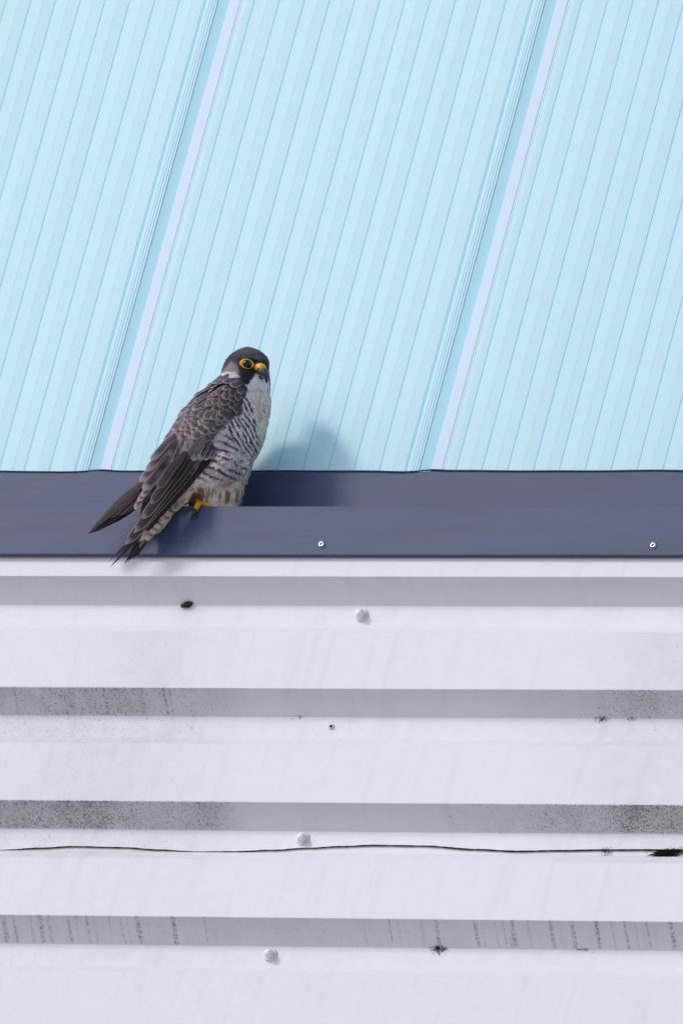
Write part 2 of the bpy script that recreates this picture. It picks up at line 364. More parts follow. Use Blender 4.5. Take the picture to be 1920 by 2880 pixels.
# ------------------------------------------------------------------ polycarbonate clerestory wall
YP = G + 0.0035; ZB = 0.006; ZT = 2.2
glz = tag(empty('polycarbonate_wall', (0.2, YP, ZB)), 'pale turquoise ribbed polycarbonate glazing wall rising behind the dark gutter', 'glazing')
PO = np.array(glz.location)
PW = seam_x[2]-seam_x[1]; NC = 13; cw = PW/NC; PD = 0.034
for s in range(-2, 4):
    xa = seam_x[1] + s*PW                     # lilac edge of the seam = start of the panel
    V, F = box(xa, xa+PW-0.0005, YP+PD, YP+PD+0.003, ZB, ZT)
    panel = mesh('glazing_panel', V, F, M['back'], glz, org=PO)
    # seam: lilac cap at the left end of each panel, teal recessed side to its left
    V, F = box(xa, xa+cw*0.44, YP-0.0005, YP+0.004, ZB, ZT)
    o = mesh('seam_cap', V, F, M['seam_cap'], panel, org=PO)
    md = o.modifiers.new('soft', 'BEVEL'); md.width = 0.0004; md.segments = 2
    V = [(xa-cw*0.46, YP+0.0010, ZB), (xa-0.0004, YP+0.0058, ZB), (xa-0.0004, YP+0.0058, ZT), (xa-cw*0.46, YP+0.0010, ZT), (xa-0.0004, YP+0.012, ZB), (xa-0.0004, YP+0.012, ZT)]
    mesh('seam_side', V, [(0, 1, 2, 3), (1, 4, 5, 2)], M['seam_side'], panel, org=PO)
    for q, (dx, ww) in enumerate(((-cw*0.98, 0.0014), (-cw*0.80, 0.0008), (-cw*0.70, 0.0010), (-cw*0.58, 0.0008))):
        V, F = box(xa+dx, xa+dx+ww, YP-0.0003-0.00005*q, YP+0.003, ZB, ZT); mesh('seam_lip', V, F, M['line'], panel, org=PO)
    # flutes of the front skin, webs behind them
    for c in range(NC):
        x0 = xa + c*cw; x1 = x0 + cw
        if c == 0: x0 += cw*0.415
        if c == NC-1: x1 -= cw*0.448
        g_ = 0.00035
        xm = (x0+x1)/2; dy = 0.00018
        V = [(x0+g_, YP+0.0010, ZB), (x0+g_+0.0008, YP, ZB), (xm, YP-dy, ZB), (x1-g_-0.0008, YP, ZB), (x1-g_, YP+0.0010, ZB)]
        V = V + [(a, b_, ZT) for a, b_, _ in V]
        mesh('flute', V, [(i, i+1, i+6, i+5) for i in range(4)], M['skin'], panel, org=PO)
        if c > 0:
            V, F = box(xa+c*cw-0.0010, xa+c*cw+0.0010, YP+0.00035, YP+0.0022, ZB, ZT); mesh('groove', V, F, M['line'], panel, org=PO)
        xw = xa + (c+0.5)*cw
        V, F = box(xw-0.0005, xw+0.0005, YP+0.0024, YP+PD-0.0002, ZB, ZT); mesh('web', V, F, M['web'], panel, org=PO)
        if c < NC-1:
            V, F = box(xw-0.0006, xw+0.0006, YP-0.0003, YP+0.0004, ZB, ZT); mesh('rib_mark', V, F, M['mark'], panel, org=PO)
V, F = box(X0, X1, YP-0.012, YP+0.06, ZT, ZT+0.10); mesh('top_rail', V, F, M['flash'], glz, org=PO)

# ================================================================== the falcon
# Laid out in a frame fixed to the bird: X along the view's right, Y up, Z outwards to the lens, in photograph pixels
# (1 px = S metres) measured from the lip of the gutter below the bird; a() turns the close-up's coordinates into that frame.
BX, BY, BZ = np.array(RT), np.array(UP), np.array(BK)
def bw(P):                                     # bird frame -> metres from the bird's base
    P = np.asarray(P, float)
    return (P[..., 0:1]*BX + P[..., 1:2]*BY + P[..., 2:3]*BZ)*S
K1 = 2.6133
def a(c): return ((c[0]/K1)+220-600, 1423-(c[1]/K1+950))
def depth_for(x, y, yw): return (RT.y*x + UP.y*y - yw)/(-BK.y)      # Z of a bird-frame point lying yw px behind the lip plane
falcon = tag(empty('falcon', (0, 0.012, 0.0)), 'grey falcon with barred white breast and yellow eye perched on the gutter lip', 'bird')
FO = np.array(falcon.location) - np.array((0, 0.012, 0.0))
def bmesh_obj(name, P, F, mat, parent, **kw):
    return mesh(name, bw(P) - np.array((0, 0.012, 0.0)), F, mat, parent, **kw)

# ---- small numpy noise
def hash2(i, j, s): return np.abs(np.sin(i*127.1+j*311.7+s*74.7)*43758.5453) % 1
def vn(x, y, s=0):
    i, j = np.floor(x), np.floor(y); u, v_ = x-i, y-j; u = u*u*(3-2*u); v_ = v_*v_*(3-2*v_)
    return (hash2(i, j, s)*(1-u)+hash2(i+1, j, s)*u)*(1-v_) + (hash2(i, j+1, s)*(1-u)+hash2(i+1, j+1, s)*u)*v_
def sstep(e0, e1, x): t = np.clip((x-e0)/(e1-e0), 0, 1); return t*t*(3-2*t)
def poly_sd(x, y, pts):
    """signed distance to a polygon (inside positive)"""
    pts = np.array(pts, float); d = np.full(x.shape, 1e9); ins = np.zeros(x.shape, bool)
    for p, q in zip(pts, np.roll(pts, -1, 0)):
        ex, ey = q-p; wx_, wy_ = x-p[0], y-p[1]; t = np.clip((wx_*ex+wy_*ey)/(ex*ex+ey*ey+1e-9), 0, 1)
        d = np.minimum(d, np.hypot(wx_-ex*t, wy_-ey*t))
        c = ((p[1] > y) != (q[1] > y)) & (x < (q[0]-p[0])*(y-p[1])/(q[1]-p[1]+1e-12)+p[0]); ins ^= c
    return np.where(ins, d, -d)
def pm(x, y, pts, soft=14): return sstep(-soft, soft, poly_sd(x, y, pts))

# ---- plumage markings of the body (linear colours), over the bird's own length and height
WING = [(1150, 300), (1215, 330), (1250, 385), (1212, 405), (1205, 480), (1188, 545), (1100, 590), (1045, 650), (1000, 730), (965, 810), (990, 885),
        (850, 1010), (700, 1170), (590, 1310), (480, 1430), (400, 1400), (440, 1200), (470, 1050), (600, 800), (700, 620), (860, 400), (1030, 270)]
def plumage(x, y, seed=0):
    n = lambda f, s: vn(x*f, y*f, s+seed)
    col = np.zeros(x.shape+(3,))
    def put(c, m_):
        nonlocal col
        col = col*(1-m_[..., None]) + np.array(c)*m_[..., None]
    one = np.ones_like(x)
    put((0.92, 0.77, 0.745), one)
    put((0.95, 0.775, 0.66), pm(x, y, [(1230, 370), (1420, 360), (1420, 560), (1350, 860), (1310, 640), (1260, 440)], 40))
    put((0.52, 0.34, 0.22), 0.5*pm(x, y, [(1270, 400), (1400, 400), (1390, 640), (1300, 620)], 30)*sstep(0.48, 0.75, vn(x/15+y/60, y/75, 4)))
    put((0.77, 0.60, 0.59), pm(x, y, [(940, 760), (1060, 650), (1200, 800), (1180, 1040), (960, 1060), (860, 1040)], 40))
    put((0.82, 0.63, 0.48), pm(x, y, [(800, 1060), (1000, 1080), (1240, 1050), (1180, 1300), (700, 1300)], 40))
    put((0.84, 0.63, 0.46), pm(x, y, [(830, 1050), (870, 1170), (740, 1270), (600, 1430), (480, 1540), (440, 1480), (620, 1290), (740, 1120)], 14))
    BAR = (0.035, 0.032, 0.042)
    wx_ = x + 22*(n(1/60, 1)-.5) + 8*(n(1/18, 2)-.5); wy_ = y + 22*(n(1/60, 5)-.5) + 8*(n(1/18, 6)-.5)
    def bars(nx_, ny_, lam, duty, offs=0):
        ph = (nx_*wx_+ny_*wy_)/lam + offs
        return sstep(1-duty*2, 1-duty*2+0.55, np.cos(2*np.pi*ph))
    # breast side: fine steep bars
    mA = pm(x, y, [(1205, 400), (1275, 470), (1310, 640), (1335, 830), (1265, 905), (1180, 800), (1060, 650), (1110, 575), (1195, 520)], 12)
    put(BAR, 1.0*mA*bars(0.86, -0.50, 31, 0.56)*sstep(0.18, 0.34, n(1/26, 8)))
    # flank: broad bars turning level lower down
    mB = pm(x, y, [(975, 720), (1060, 650), (1180, 800), (1262, 900), (1225, 1040), (1010, 1060), (850, 1045), (965, 920)], 16)
    put((0.045, 0.038, 0.042), 0.93*mB*bars(-0.42, 0.90, 50, 0.46)*sstep(0.20, 0.45, n(1/34, 12)))
    mC = pm(x, y, [(1262, 880), (1300, 870), (1245, 1050), (1190, 1220), (1120, 1190), (1205, 1030)], 12)
    put((0.07, 0.06, 0.065), 0.85*mC*bars(0.90, 0.42, 25, 0.42)*sstep(0.40, 0.55, vn(x/12, y/26, 15)))
    # chest spots
    mD = pm(x, y, [(1270, 480), (1400, 520), (1372, 700), (1335, 840), (1300, 650)], 16)
    put((0.06, 0.05, 0.05), 0.9*mD*sstep(0.80, 0.88, vn(x/9, y/17, 21)))
    # belly: brown streaks between loose cream plumes
    mE = pm(x, y, [(830, 1085), (1000, 1110), (1180, 1130), (1175, 1300), (740, 1300)], 16)
    put((0.16, 0.095, 0.055), 0.85*mE*sstep(0.46, 0.66, vn(x/14+y/120, y/90, 31)))
    mF = pm(x, y, [(820, 1085), (850, 1170), (740, 1262), (600, 1425), (490, 1520), (450, 1480), (620, 1300), (740, 1120)], 10)
    put((0.075, 0.06, 0.055), 0.85*mF*bars(-0.50, 0.86, 58, 0.27))
    # legs' inner side
    put((0.20, 0.10, 0.04), 0.8*pm(x, y, [(830, 1140), (900, 1130), (915, 1300), (800, 1300)], 12))
    # mantle and wing ground
    put((0.085, 0.076, 0.086), pm(x, y, WING, 10))
    put((0.085, 0.076, 0.086), pm(x, y, [(1060, 255), (1180, 300), (1120, 420), (600, 1000), (400, 1400), (380, 1080), (700, 500)], 10))
    # hood
    hood = pm(x, y, [(1010, 285), (1020, 100), (1240, 20), (1440, 100), (1440, 380), (1408, 385), (1396, 300), (1392, 240), (1300, 262), (1283, 300), (1262, 330), (1240, 345),
                     (1190, 330), (1150, 300), (1120, 280)], 7)
    hc = np.array((0.050, 0.045, 0.051))*(0.75+0.55*n(1/14, 41))[..., None]
    hc = hc + np.array((0.034, 0.031, 0.034))*sstep(150, 70, y)[..., None]
    col = col*(1-hood[..., None]) + hc*hood[..., None]
    put((0.016, 0.013, 0.017), 0.85*pm(x, y, [(1165, 150), (1300, 158), (1300, 250), (1275, 300), (1245, 335), (1205, 320), (1190, 250)], 16))
    # pale cheek and collar
    put((0.30, 0.245, 0.265), 0.95*pm(x, y, [(1066, 228), (1120, 170), (1162, 195), (1180, 250), (1170, 292), (1050, 285)], 14)*(0.7+0.4*n(1/10, 44)))
    put((0.66, 0.58, 0.56), 0.9*pm(x, y, [(1036, 262), (1085, 245), (1150, 250), (1185, 285), (1120, 292), (1040, 285)], 9))
    # throat
    put((0.92, 0.86, 0.82), pm(x, y, [(1262, 318), (1290, 288), (1388, 280), (1402, 350), (1405, 385), (1340, 380), (1268, 352)], 8))
    fine = 0.80 + 0.34*vn(x/7, y/11, 50+seed) 
    return np.clip(col*fine[..., None], 0.004, 0.93)

# ---- one continuous body
secs = [  # left edge, right edge (close-up coordinates), depth of the axis behind the lip (px), depth ratio
    ((1238, 58), (1240, 58), 20, .9), ((1205, 67), (1275, 66), 20, .95), ((1160, 86), (1318, 82), 20, .95), ((1118, 115), (1362, 112), 20, .93), ((1085, 152), (1394, 148), 20, .90),
    ((1064, 192), (1404, 186), 20, .88), ((1053, 228), (1402, 232), 20, .86), ((1042, 262), (1408, 290), 22, .84), ((1008, 302), (1412, 350), 25, .82),
    ((950, 348), (1405, 412), 30, .80), ((885, 398), (1411, 475), 35, .80), ((815, 465), (1404, 560), 40, .80), ((750, 550), (1386, 650), 42, .80),
    ((690, 640), (1365, 740), 45, .80), ((638, 735), (1333, 825), 50, .80), ((592, 830), (1292, 905), 52, .80), ((555, 920), (1256, 1000), 52, .78),
    ((530, 1005), (1215, 1085), 48, .76), ((508, 1075), (1090, 1170), 36, .74), ((490, 1140), (910, 1195), 14, .66), ((468, 1220), (765, 1235), -8, .55),
    ((452, 1300), (690, 1297), -26, .50), ((442, 1375), (618, 1385), -36, .45), ((452, 1430), (560, 1440), -42, .45), ((484, 1482), (506, 1492), -46, .5)]
skirt = [((720, 980), (1228, 1040), 54, .74), ((750, 1060), (1213, 1110), 56, .70), ((775, 1120), (1200, 1165), 58, .62), ((800, 1185), (1184, 1220), 60, .55), ((830, 1250), (1168, 1270), 62, .50), ((900, 1285), (1130, 1300), 62, .5)]
def loft(secs, seg=48, resamp=6):
    A = np.array([[*a(l), *a(r), yw, k] for l, r, yw, k in secs]); t = np.arange(len(A)); tt = np.linspace(0, len(A)-1, (len(A)-1)*resamp+1)
    def cr(col_):
        p = np.concatenate([[2*col_[0]-col_[1]], col_, [2*col_[-1]-col_[-2]]]); i = np.clip(tt.astype(int), 0, len(A)-2); u = tt-i
        p0, p1, p2, p3 = p[i], p[i+1], p[i+2], p[i+3]
        return 0.5*((2*p1)+(-p0+p2)*u+(2*p0-5*p1+4*p2-p3)*u*u+(-p0+3*p1-3*p2+p3)*u**3)
    B = np.stack([cr(A[:, k]) for k in range(6)], 1); V = []
    for lx, ly, rx, ry, yw, k in B:
        cx, cy = (lx+rx)/2, (ly+ry)/2; hx, hy = (rx-lx)/2, (ry-ly)/2; h = math.hypot(hx, hy); cz = depth_for(cx, cy, yw)
        for s_ in range(seg):
            an = 2*math.pi*s_/seg; c_, s2 = math.cos(an), math.sin(an)
            V.append((cx+hx*c_, cy+hy*c_, cz+h*k*s2))
    n_ = len(B); F = [(i*seg+s_, i*seg+(s_+1) % seg, (i+1)*seg+(s_+1) % seg, (i+1)*seg+s_) for i in range(n_-1) for s_ in range(seg)]
    F += [list(range(seg))[::-1], [(n_-1)*seg+s_ for s_ in range(seg)]]
    return np.array(V), F
def ellipsoid(c, ax, r, seg=20):
    """c centre, ax three axis vectors scaled by r"""
    V = []; F = []; m_ = seg//2
    for i in range(m_+1):
        p = math.pi*i/m_
        for j in range(seg):
            q = 2*math.pi*j/seg; l = np.array((math.cos(p), math.sin(p)*math.cos(q), math.sin(p)*math.sin(q)))*r
            V.append(np.array(c)+l[0]*np.array(ax[0])+l[1]*np.array(ax[1])+l[2]*np.array(ax[2]))
    for i in range(m_):
        for j in range(seg): F.append((i*seg+j, i*seg+(j+1) % seg, (i+1)*seg+(j+1) % seg, (i+1)*seg+j))
    return np.array(V), F
def axes(d, up=(0, 0, 1)):
    d = np.array(d, float)/np.linalg.norm(d); b_ = np.cross(up, d); b_ /= np.linalg.norm(b_); return d, b_, np.cross(d, b_)
headc = np.array((*a((1236, 205)), 0)); headc[2] = depth_for(headc[0], headc[1], 20)
parts = [loft(secs), loft(skirt)]
def on(c, z): x, y = a(c); return np.array((x, y, z))
hz = headc[2]
# brow ridge, cheek, forehead over the bill
parts.append(ellipsoid(on((1250, 152), hz+46), axes((1, -0.10, 0.10)), (26, 7, 9)))
parts.append(ellipsoid(on((1330, 180), hz+28), axes((1, -0.3, 0.6)), (24, 18, 18)))
parts.append(ellipsoid(on((1240, 275), hz+34), axes((0.2, -1, 0)), (24, 17, 17)))
parts.append(ellipsoid(on((1335, 320), hz+24), axes((1, -0.2, 0.3)), (26, 18, 20)))
# shoulder and flank fullness
parts.append(ellipsoid(on((1080, 480), depth_for(*a((1080, 480)), 20)+30), axes((-0.6, -0.8, 0.2)), (95, 55, 50)))
parts.append(ellipsoid(on((1060, 960), depth_for(*a((1060, 960)), 40)+22), axes((-0.5, -0.85, 0.3)), (62, 50, 52)))
Vb = []; Fb = []
for V, F in parts:
    o_ = len(Vb); Vb += [tuple(q) for q in V]; Fb += [[i+o_ for i in q] for q in F]
tm = bpy.data.meshes.new('tmp'); tm.from_pydata(Vb, [], Fb); to = bpy.data.objects.new('tmp', tm); C.objects.link(to)
bmm = bmesh.new(); bmm.from_mesh(tm); bmesh.ops.recalc_face_normals(bmm, faces=bmm.faces); bmm.to_mesh(tm); bmm.free()
md = to.modifiers.new('r', 'REMESH'); md.mode = 'VOXEL'; md.voxel_size = 2.6
md = to.modifiers.new('s', 'SMOOTH'); md.iterations = 10; md.factor = 0.5
dg = bpy.context.evaluated_depsgraph_get(); em = to.evaluated_get(dg).to_mesh()
Vb = np.array([tuple(v_.co) for v_ in em.vertices]); Fb = [tuple(p_.vertices) for p_ in em.polygons]; NRM = np.array([tuple(v_.normal) for v_ in em.vertices])
to.evaluated_get(dg).to_mesh_clear(); bpy.data.objects.remove(to); bpy.data.meshes.remove(tm)
def cxy(P): return (P[..., 0]+600-220)*K1, ((1423-P[..., 1])-950)*K1
cx_, cy_ = cxy(Vb)

def mat_vcol(name, rough=0.8, spec=0.12, sheen=0.06):
    m, n, b = nodes(name, rough, spec)
    at = N(n, 'ShaderNodeAttribute', attribute_name='Col')
    k = noise(n, 900, 2, objco(n))
    n.links.new(at.outputs['Color'], b.inputs['Base Color'])
    b.inputs['Sheen Weight'].default_value = sheen; b.inputs['Sheen Roughness'].default_value = 0.5
    bump(n, b, k, 0.0006, 0.5)
    return m
M['plume'] = mat_vcol('falcon_plumage')
body = bmesh_obj('body', Vb, Fb, M['plume'], falcon, smooth=True, col=plumage(cx_, cy_))
tree_body = BVHTree.FromPolygons([tuple(q) for q in Vb], Fb)
def surf(x, y, tree=None):
    h = (tree or tree_body).ray_cast(Vector((x, y, 500)), Vector((0, 0, -1)))
    if h[0] is None: return None
    return np.array(h[0]), np.array(h[1])

# ---- loose contour feathers of breast, flanks, belly and head: too many and too small to pick apart
def flow(P, cx, cy):
    f = np.tile(np.array((-0.52, -0.82, 0.18)), (len(P), 1))
    head = cy < 330
    f[head] = (-0.75, -0.55, -0.1)
    face = head & (cx > 1180) & (cy > 170); f[face] = (-0.6, -0.8, 0)
    ch = (cy >= 330) & (cx > 1240); f[ch] = (-0.25, -0.97, 0.0)
    bel = (cy > 1060) & (cx > 860); f[bel] = (-0.12, -1.0, 0.05)
    und = (cy > 1080) & (cx <= 860); f[und] = (-0.62, -0.78, 0.12)
    return f
tri_a = np.array([np.linalg.norm(np.cross(Vb[q[1]]-Vb[q[0]], Vb[q[2]]-Vb[q[0]])) for q in Fb])
def contour(num, lmin, lmax, wid, sel, lift, seed, name):
    pick = rng.choice(len(Fb), num*3, p=tri_a/tri_a.sum())
    P = np.array([Vb[list(Fb[i])].mean(0) for i in pick]) + rng.normal(0, 0.8, (len(pick), 3)); Nn = np.array([NRM[list(Fb[i])].mean(0) for i in pick]); Nn /= np.linalg.norm(Nn, axis=1)[:, None]
    cx, cy = cxy(P); ok = sel(cx, cy, P); P, Nn, cx, cy = P[ok][:num], Nn[ok][:num], cx[ok][:num], cy[ok][:num]
    f = flow(P, cx, cy) + rng.normal(0, 0.14, P.shape); t = f - (f*Nn).sum(1)[:, None]*Nn; t /= np.linalg.norm(t, axis=1)[:, None]+1e-9
    b_ = np.cross(Nn, t); L = rng.uniform(lmin, lmax, len(P)); W = wid*rng.uniform(0.7, 1.25, len(P))
    nu, prof_ = 6, [0.35, 0.85, 1.0, 0.85, 0.50, 0.05]; V = []; 
    Vs = np.zeros((len(P), nu, 3, 3))
    cur = rng.normal(0, 0.10, len(P))
    for i in range(nu):
        u = i/(nu-1); ctr = P + t*(L*(u-0.35))[:, None] + Nn*(-1.2+(lift+1.2)*u**1.3) + b_*(cur*L*u*u)[:, None]
        for j, s_ in enumerate((-1, 0, 1)):
            Vs[:, i, j] = ctr + b_*(W*prof_[i]*s_*0.5)[:, None] - Nn*(abs(s_)*W*0.10)[:, None]
    V = Vs.reshape(-1, 3); F = []
    for k_ in range(len(P)):
        o_ = k_*nu*3
        for i in range(nu-1):
            for j in range(2): F.append((o_+i*3+j, o_+i*3+j+1, o_+(i+1)*3+j+1, o_+(i+1)*3+j))
    X, Y = cxy(V); col = plumage(X, Y, 0)*np.repeat(rng.uniform(0.82, 1.15, len(P)), nu*3)[:, None]
    o = bmesh_obj(name, V, F, M['plume'], falcon, smooth=True, col=np.clip(col, 0.003, 0.92)); tag(o, kind='stuff'); return o
inwing = lambda cx, cy: poly_sd(cx, cy, WING) > 14
backside = lambda cx, cy: poly_sd(cx, cy, [(1060, 255), (1150, 300), (1100, 420), (600, 1000), (400, 1400), (300, 1080), (700, 400)]) > 0
contour(2600, 20, 34, 11, lambda cx, cy, P: (cy > 345) & ~inwing(cx, cy) & ~backside(cx, cy) & (cy < 1080), 2.4, 1, 'breast_plumage')
contour(900, 26, 46, 8, lambda cx, cy, P: (cy > 1040) & ~inwing(cx, cy) & (cx > 480), 3.4, 2, 'belly_plumage')
contour(1300, 8, 14, 6, lambda cx, cy, P: (cy < 350) & (cx < 1400) & ~((np.abs(cx-1238) < 66) & (np.abs(cy-192) < 46)), 0.9, 3, 'head_plumage')

# ---- wings
def mat_feather(name, dark, mid, rim, barred=0.0, rimw=0.72, shaft=True):
    m, n, b = nodes(name, 0.6, 0.2)
    uv = N(n, 'ShaderNodeUVMap', uv_map='UVMap').outputs[0]; sp = n.nodes.new('ShaderNodeSeparateXYZ'); n.links.new(uv, sp.inputs[0])
    u, v_ = sp.outputs[0], sp.outputs[1]
    rnd = N(n, 'ShaderNodeObjectInfo').outputs['Random']
    av = math_(n, 'ABSOLUTE', v_)
    cmb = n.nodes.new('ShaderNodeCombineXYZ'); n.links.new(math_(n, 'MULTIPLY', u, 3.0), cmb.inputs[0]); n.links.new(math_(n, 'MULTIPLY', v_, 3.0), cmb.inputs[1]); n.links.new(math_(n, 'MULTIPLY', rnd, 40), cmb.inputs[2])
    k = noise(n, 1.3, 3, cmb.outputs[0])
    c = mixc(n, math_(n, 'MULTIPLY', math_(n, 'SUBTRACT', k, 0.35, clamp=True), 2.6, clamp=True), dark, mid)
    if barred:
        wv = math_(n, 'SINE', math_(n, 'ADD', math_(n, 'MULTIPLY', u, barred), math_(n, 'ADD', math_(n, 'MULTIPLY', k, 3.0), math_(n, 'MULTIPLY', av, 1.2))))
        c = mixc(n, math_(n, 'MULTIPLY', math_(n, 'MULTIPLY', math_(n, 'ADD', wv, 0.2, clamp=True), 0.75), math_(n, 'SUBTRACT', 1.0, math_(n, 'MULTIPLY', av, 0.6)), clamp=True), c, tuple(q*(0.38 if sum(dark) < 0.8 else 0.10) for q in dark))
    # barbs
    brb = n.nodes.new('ShaderNodeTexWave'); brb.bands_direction = 'DIAGONAL'; brb.inputs['Scale'].default_value = 9; brb.inputs['Distortion'].default_value = 1.5
    n.links.new(uv, brb.inputs[0]); c = mixc(n, math_(n, 'MULTIPLY', brb.outputs['Fac'], 0.16), c, tuple(q*0.5 for q in dark))
    # pale rim, fading towards the base
    e = math_(n, 'MULTIPLY', math_(n, 'SUBTRACT', math_(n, 'MAXIMUM', av, math_(n, 'MULTIPLY', u, 0.93)), rimw), 1/(1-rimw)*1.35, clamp=True)
    e = math_(n, 'MULTIPLY', math_(n, 'MULTIPLY', e, math_(n, 'MULTIPLY', u, 1.35, clamp=True)), math_(n, 'ADD', 0.45, math_(n, 'MULTIPLY', rnd, 0.55)), clamp=True)
    c = mixc(n, e, c, rim)
    if shaft:
        sf = math_(n, 'MULTIPLY', math_(n, 'SUBTRACT', 0.07, math_(n, 'ABSOLUTE', math_(n, 'SUBTRACT', v_, 0.06)), clamp=True), 9, clamp=True)
        c = mixc(n, math_(n, 'MULTIPLY', sf, 0.7), c, tuple(q*0.35 for q in dark))
    n.links.new(c, b.inputs['Base Color']); bump(n, b, brb.outputs['Fac'], 0.0004, 0.25)
    b.inputs['Sheen Weight'].default_value = 0.03
    return m
M['covert'] = mat_feather('grey_covert_feather', (0.069, 0.0484, 0.053), (0.1777, 0.1298, 0.1418), (0.5434, 0.3921, 0.408), 7.0, 0.64, True)
M['covert_pale'] = mat_feather('pale_spotted_covert_feather', (0.1202, 0.0891, 0.1), (0.3135, 0.2381, 0.2652), (0.5643, 0.4163, 0.4284), 9.0, 0.70, True)
M['tertial'] = mat_feather('lilac_grey_tertial', (0.1568, 0.1181, 0.1367), (0.3762, 0.2885, 0.3315), (0.627, 0.4454, 0.4182), 16.0, 0.76)
M['primary'] = mat_feather('dark_brown_primary', (0.0374, 0.0235, 0.0265), (0.0814, 0.0517, 0.0581), (0.726, 0.47, 0.3876), 0.0, 0.85)
M['primary_plain'] = mat_feather('blackish_primary', (0.0242, 0.0169, 0.0214), (0.0572, 0.0385, 0.0469), (0.154, 0.0987, 0.102), 0.0, 0.84)
M['far'] = mat_feather('shaded_brown_feather', (0.0396, 0.0244, 0.0265), (0.0935, 0.0583, 0.0622), (0.264, 0.1692, 0.1683), 0.0, 0.84)  # far wing's brown, with shade worked into the colour
M['wingbase'] = mat_plain('wing_down', (0.072, 0.064, 0.074), 0.8, 0.15, 0.3, 300)
# near wing: a padded arm that follows the flank
g = 11.0; gx = np.arange(360, 1270, g); gy = np.arange(250, 1450, g); idx = {}; PV = []; 
for j, yy in enumerate(gy):
    for i, xx in enumerate(gx):
        sd = float(poly_sd(np.array([xx]), np.array([yy]), WING)[0])
        if sd < -6: continue
        x, y = a((xx, yy)); h = surf(x, y)
        if h is None: continue
        idx[(i, j)] = len(PV); PV.append(h[0] + np.array((0, 0, 1))*(2.0+7.0*sstep(0, 70, sd)) )
PF = [(idx[(i, j)], idx[(i, j+1)], idx[(i+1, j+1)], idx[(i+1, j)]) for (i, j) in idx if all(q in idx for q in ((i+1, j), (i, j+1), (i+1, j+1)))]
wing = bmesh_obj('wing', PV, PF, M['wingbase'], falcon, smooth=True)
tree_wing = BVHTree.FromPolygons([tuple(q) for q in PV], PF)
def wsurf(x, y): return surf(x, y, tree_wing) or surf(x, y)
def blade_obj(name, base, tip, width, mat, parent, lift0=2, lift1=5, ztip=None, zbase=None, bend=0.0, nrm=None, camber=0.14, nu=14, shape='round', roll=0.0):
    """one long feather from base to tip (close-up coordinates)"""
    bx1, by1 = a(base); tx1, ty1 = a(tip); wpx = width/K1
    zb = zbase; n0 = nrm
    if zb is None:
        h = wsurf(bx1, by1); zb = h[0][2]+lift0; 
    if ztip is None:
        h = wsurf(tx1, ty1); ztip = (h[0][2] if h else zb)+lift1
    P0, P1 = np.array((bx1, by1, zb)), np.array((tx1, ty1, ztip)); d = P1-P0; Lg = np.linalg.norm(d); t = d/Lg
    n_ = np.array((-0.25, 0.25, 0.93)) if nrm is None else np.array(nrm, float); n_ = n_ - (n_@t)*t; n_ /= np.linalg.norm(n_); b_ = np.cross(n_, t)
    if roll: n_, b_ = n_*math.cos(roll)+b_*math.sin(roll), b_*math.cos(roll)-n_*math.sin(roll)
    V = []; UV = []
    for i in range(nu+1):
        u = i/nu
        if shape == 'round': w_ = wpx*0.5*min(1, 0.45+1.6*u)*math.sqrt(max(0, 1-max(0, (u-0.80)/0.20)**2.2)) 
        elif shape == 'point': w_ = wpx*0.5*min(1, 0.6+1.4*u)*max(0.0, 1-max(0, (u-0.35)/0.65)**1.7)
        else: w_ = wpx*0.5*min(1, 0.4+1.8*u)*math.sqrt(max(0, 1-max(0, (u-0.62)/0.38)**2))
        w_ = max(w_, 0.15)
        ctr = P0 + d*u + b_*(bend*Lg*math.sin(math.pi*u)) + n_*(0.03*Lg*math.sin(math.pi*u)*(1 if nrm is None else 0.3))
        for j in range(5):
            s_ = (j-2)/2; V.append(ctr + b_*(w_*s_) - n_*(camber*w_*s_*s_)); UV.append((u, s_))
    F = [(i*5+j, i*5+j+1, (i+1)*5+j+1, (i+1)*5+j) for i in range(nu) for j in range(4)]
    return bmesh_obj(name, V, F, mat, parent, smooth=True, uv=UV)
def p2c(px, py): return ((px-220)*K1, (py-950)*K1)
# primaries: shortest on top, longest underneath
prim = [((528, 1262), (443, 1376), 66), ((540, 1266), (425, 1418), 74), ((553, 1272), (402, 1460), 78), ((566, 1277), (378, 1499), 80), ((578, 1283), (352, 1533), 80), ((586, 1286), (326, 1568), 76), ((592, 1288), (309, 1597), 70)]
for k_, (b0, t0, wd) in enumerate(prim):
    zt_ = 44 - 4.2*k_; zb_ = wsurf(*a(p2c(*b0)))[0][2] + 9 - 1.4*k_
    blade_obj('flight_feather', p2c(*b0), p2c(*t0), wd, M['primary'] if k_ < 5 else M['primary_plain'], wing, ztip=zt_, zbase=zb_, bend=-0.004+0.004*max(0, k_-3), shape='round' if k_ < 5 else 'point')
for b0, t0, wd, zt_ in (((590, 1288), (306, 1580), 66, 10), ((594, 1284), (340, 1545), 66, 7), ((598, 1280), (366, 1508), 62, 4), ((600, 1278), (392, 1478), 56, 2)):
    blade_obj('flight_feather', p2c(*b0), p2c(*t0), wd, M['primary_plain'], wing, ztip=zt_, zbase=wsurf(*a(p2c(*b0)))[0][2]-1, bend=0.016, shape='point')
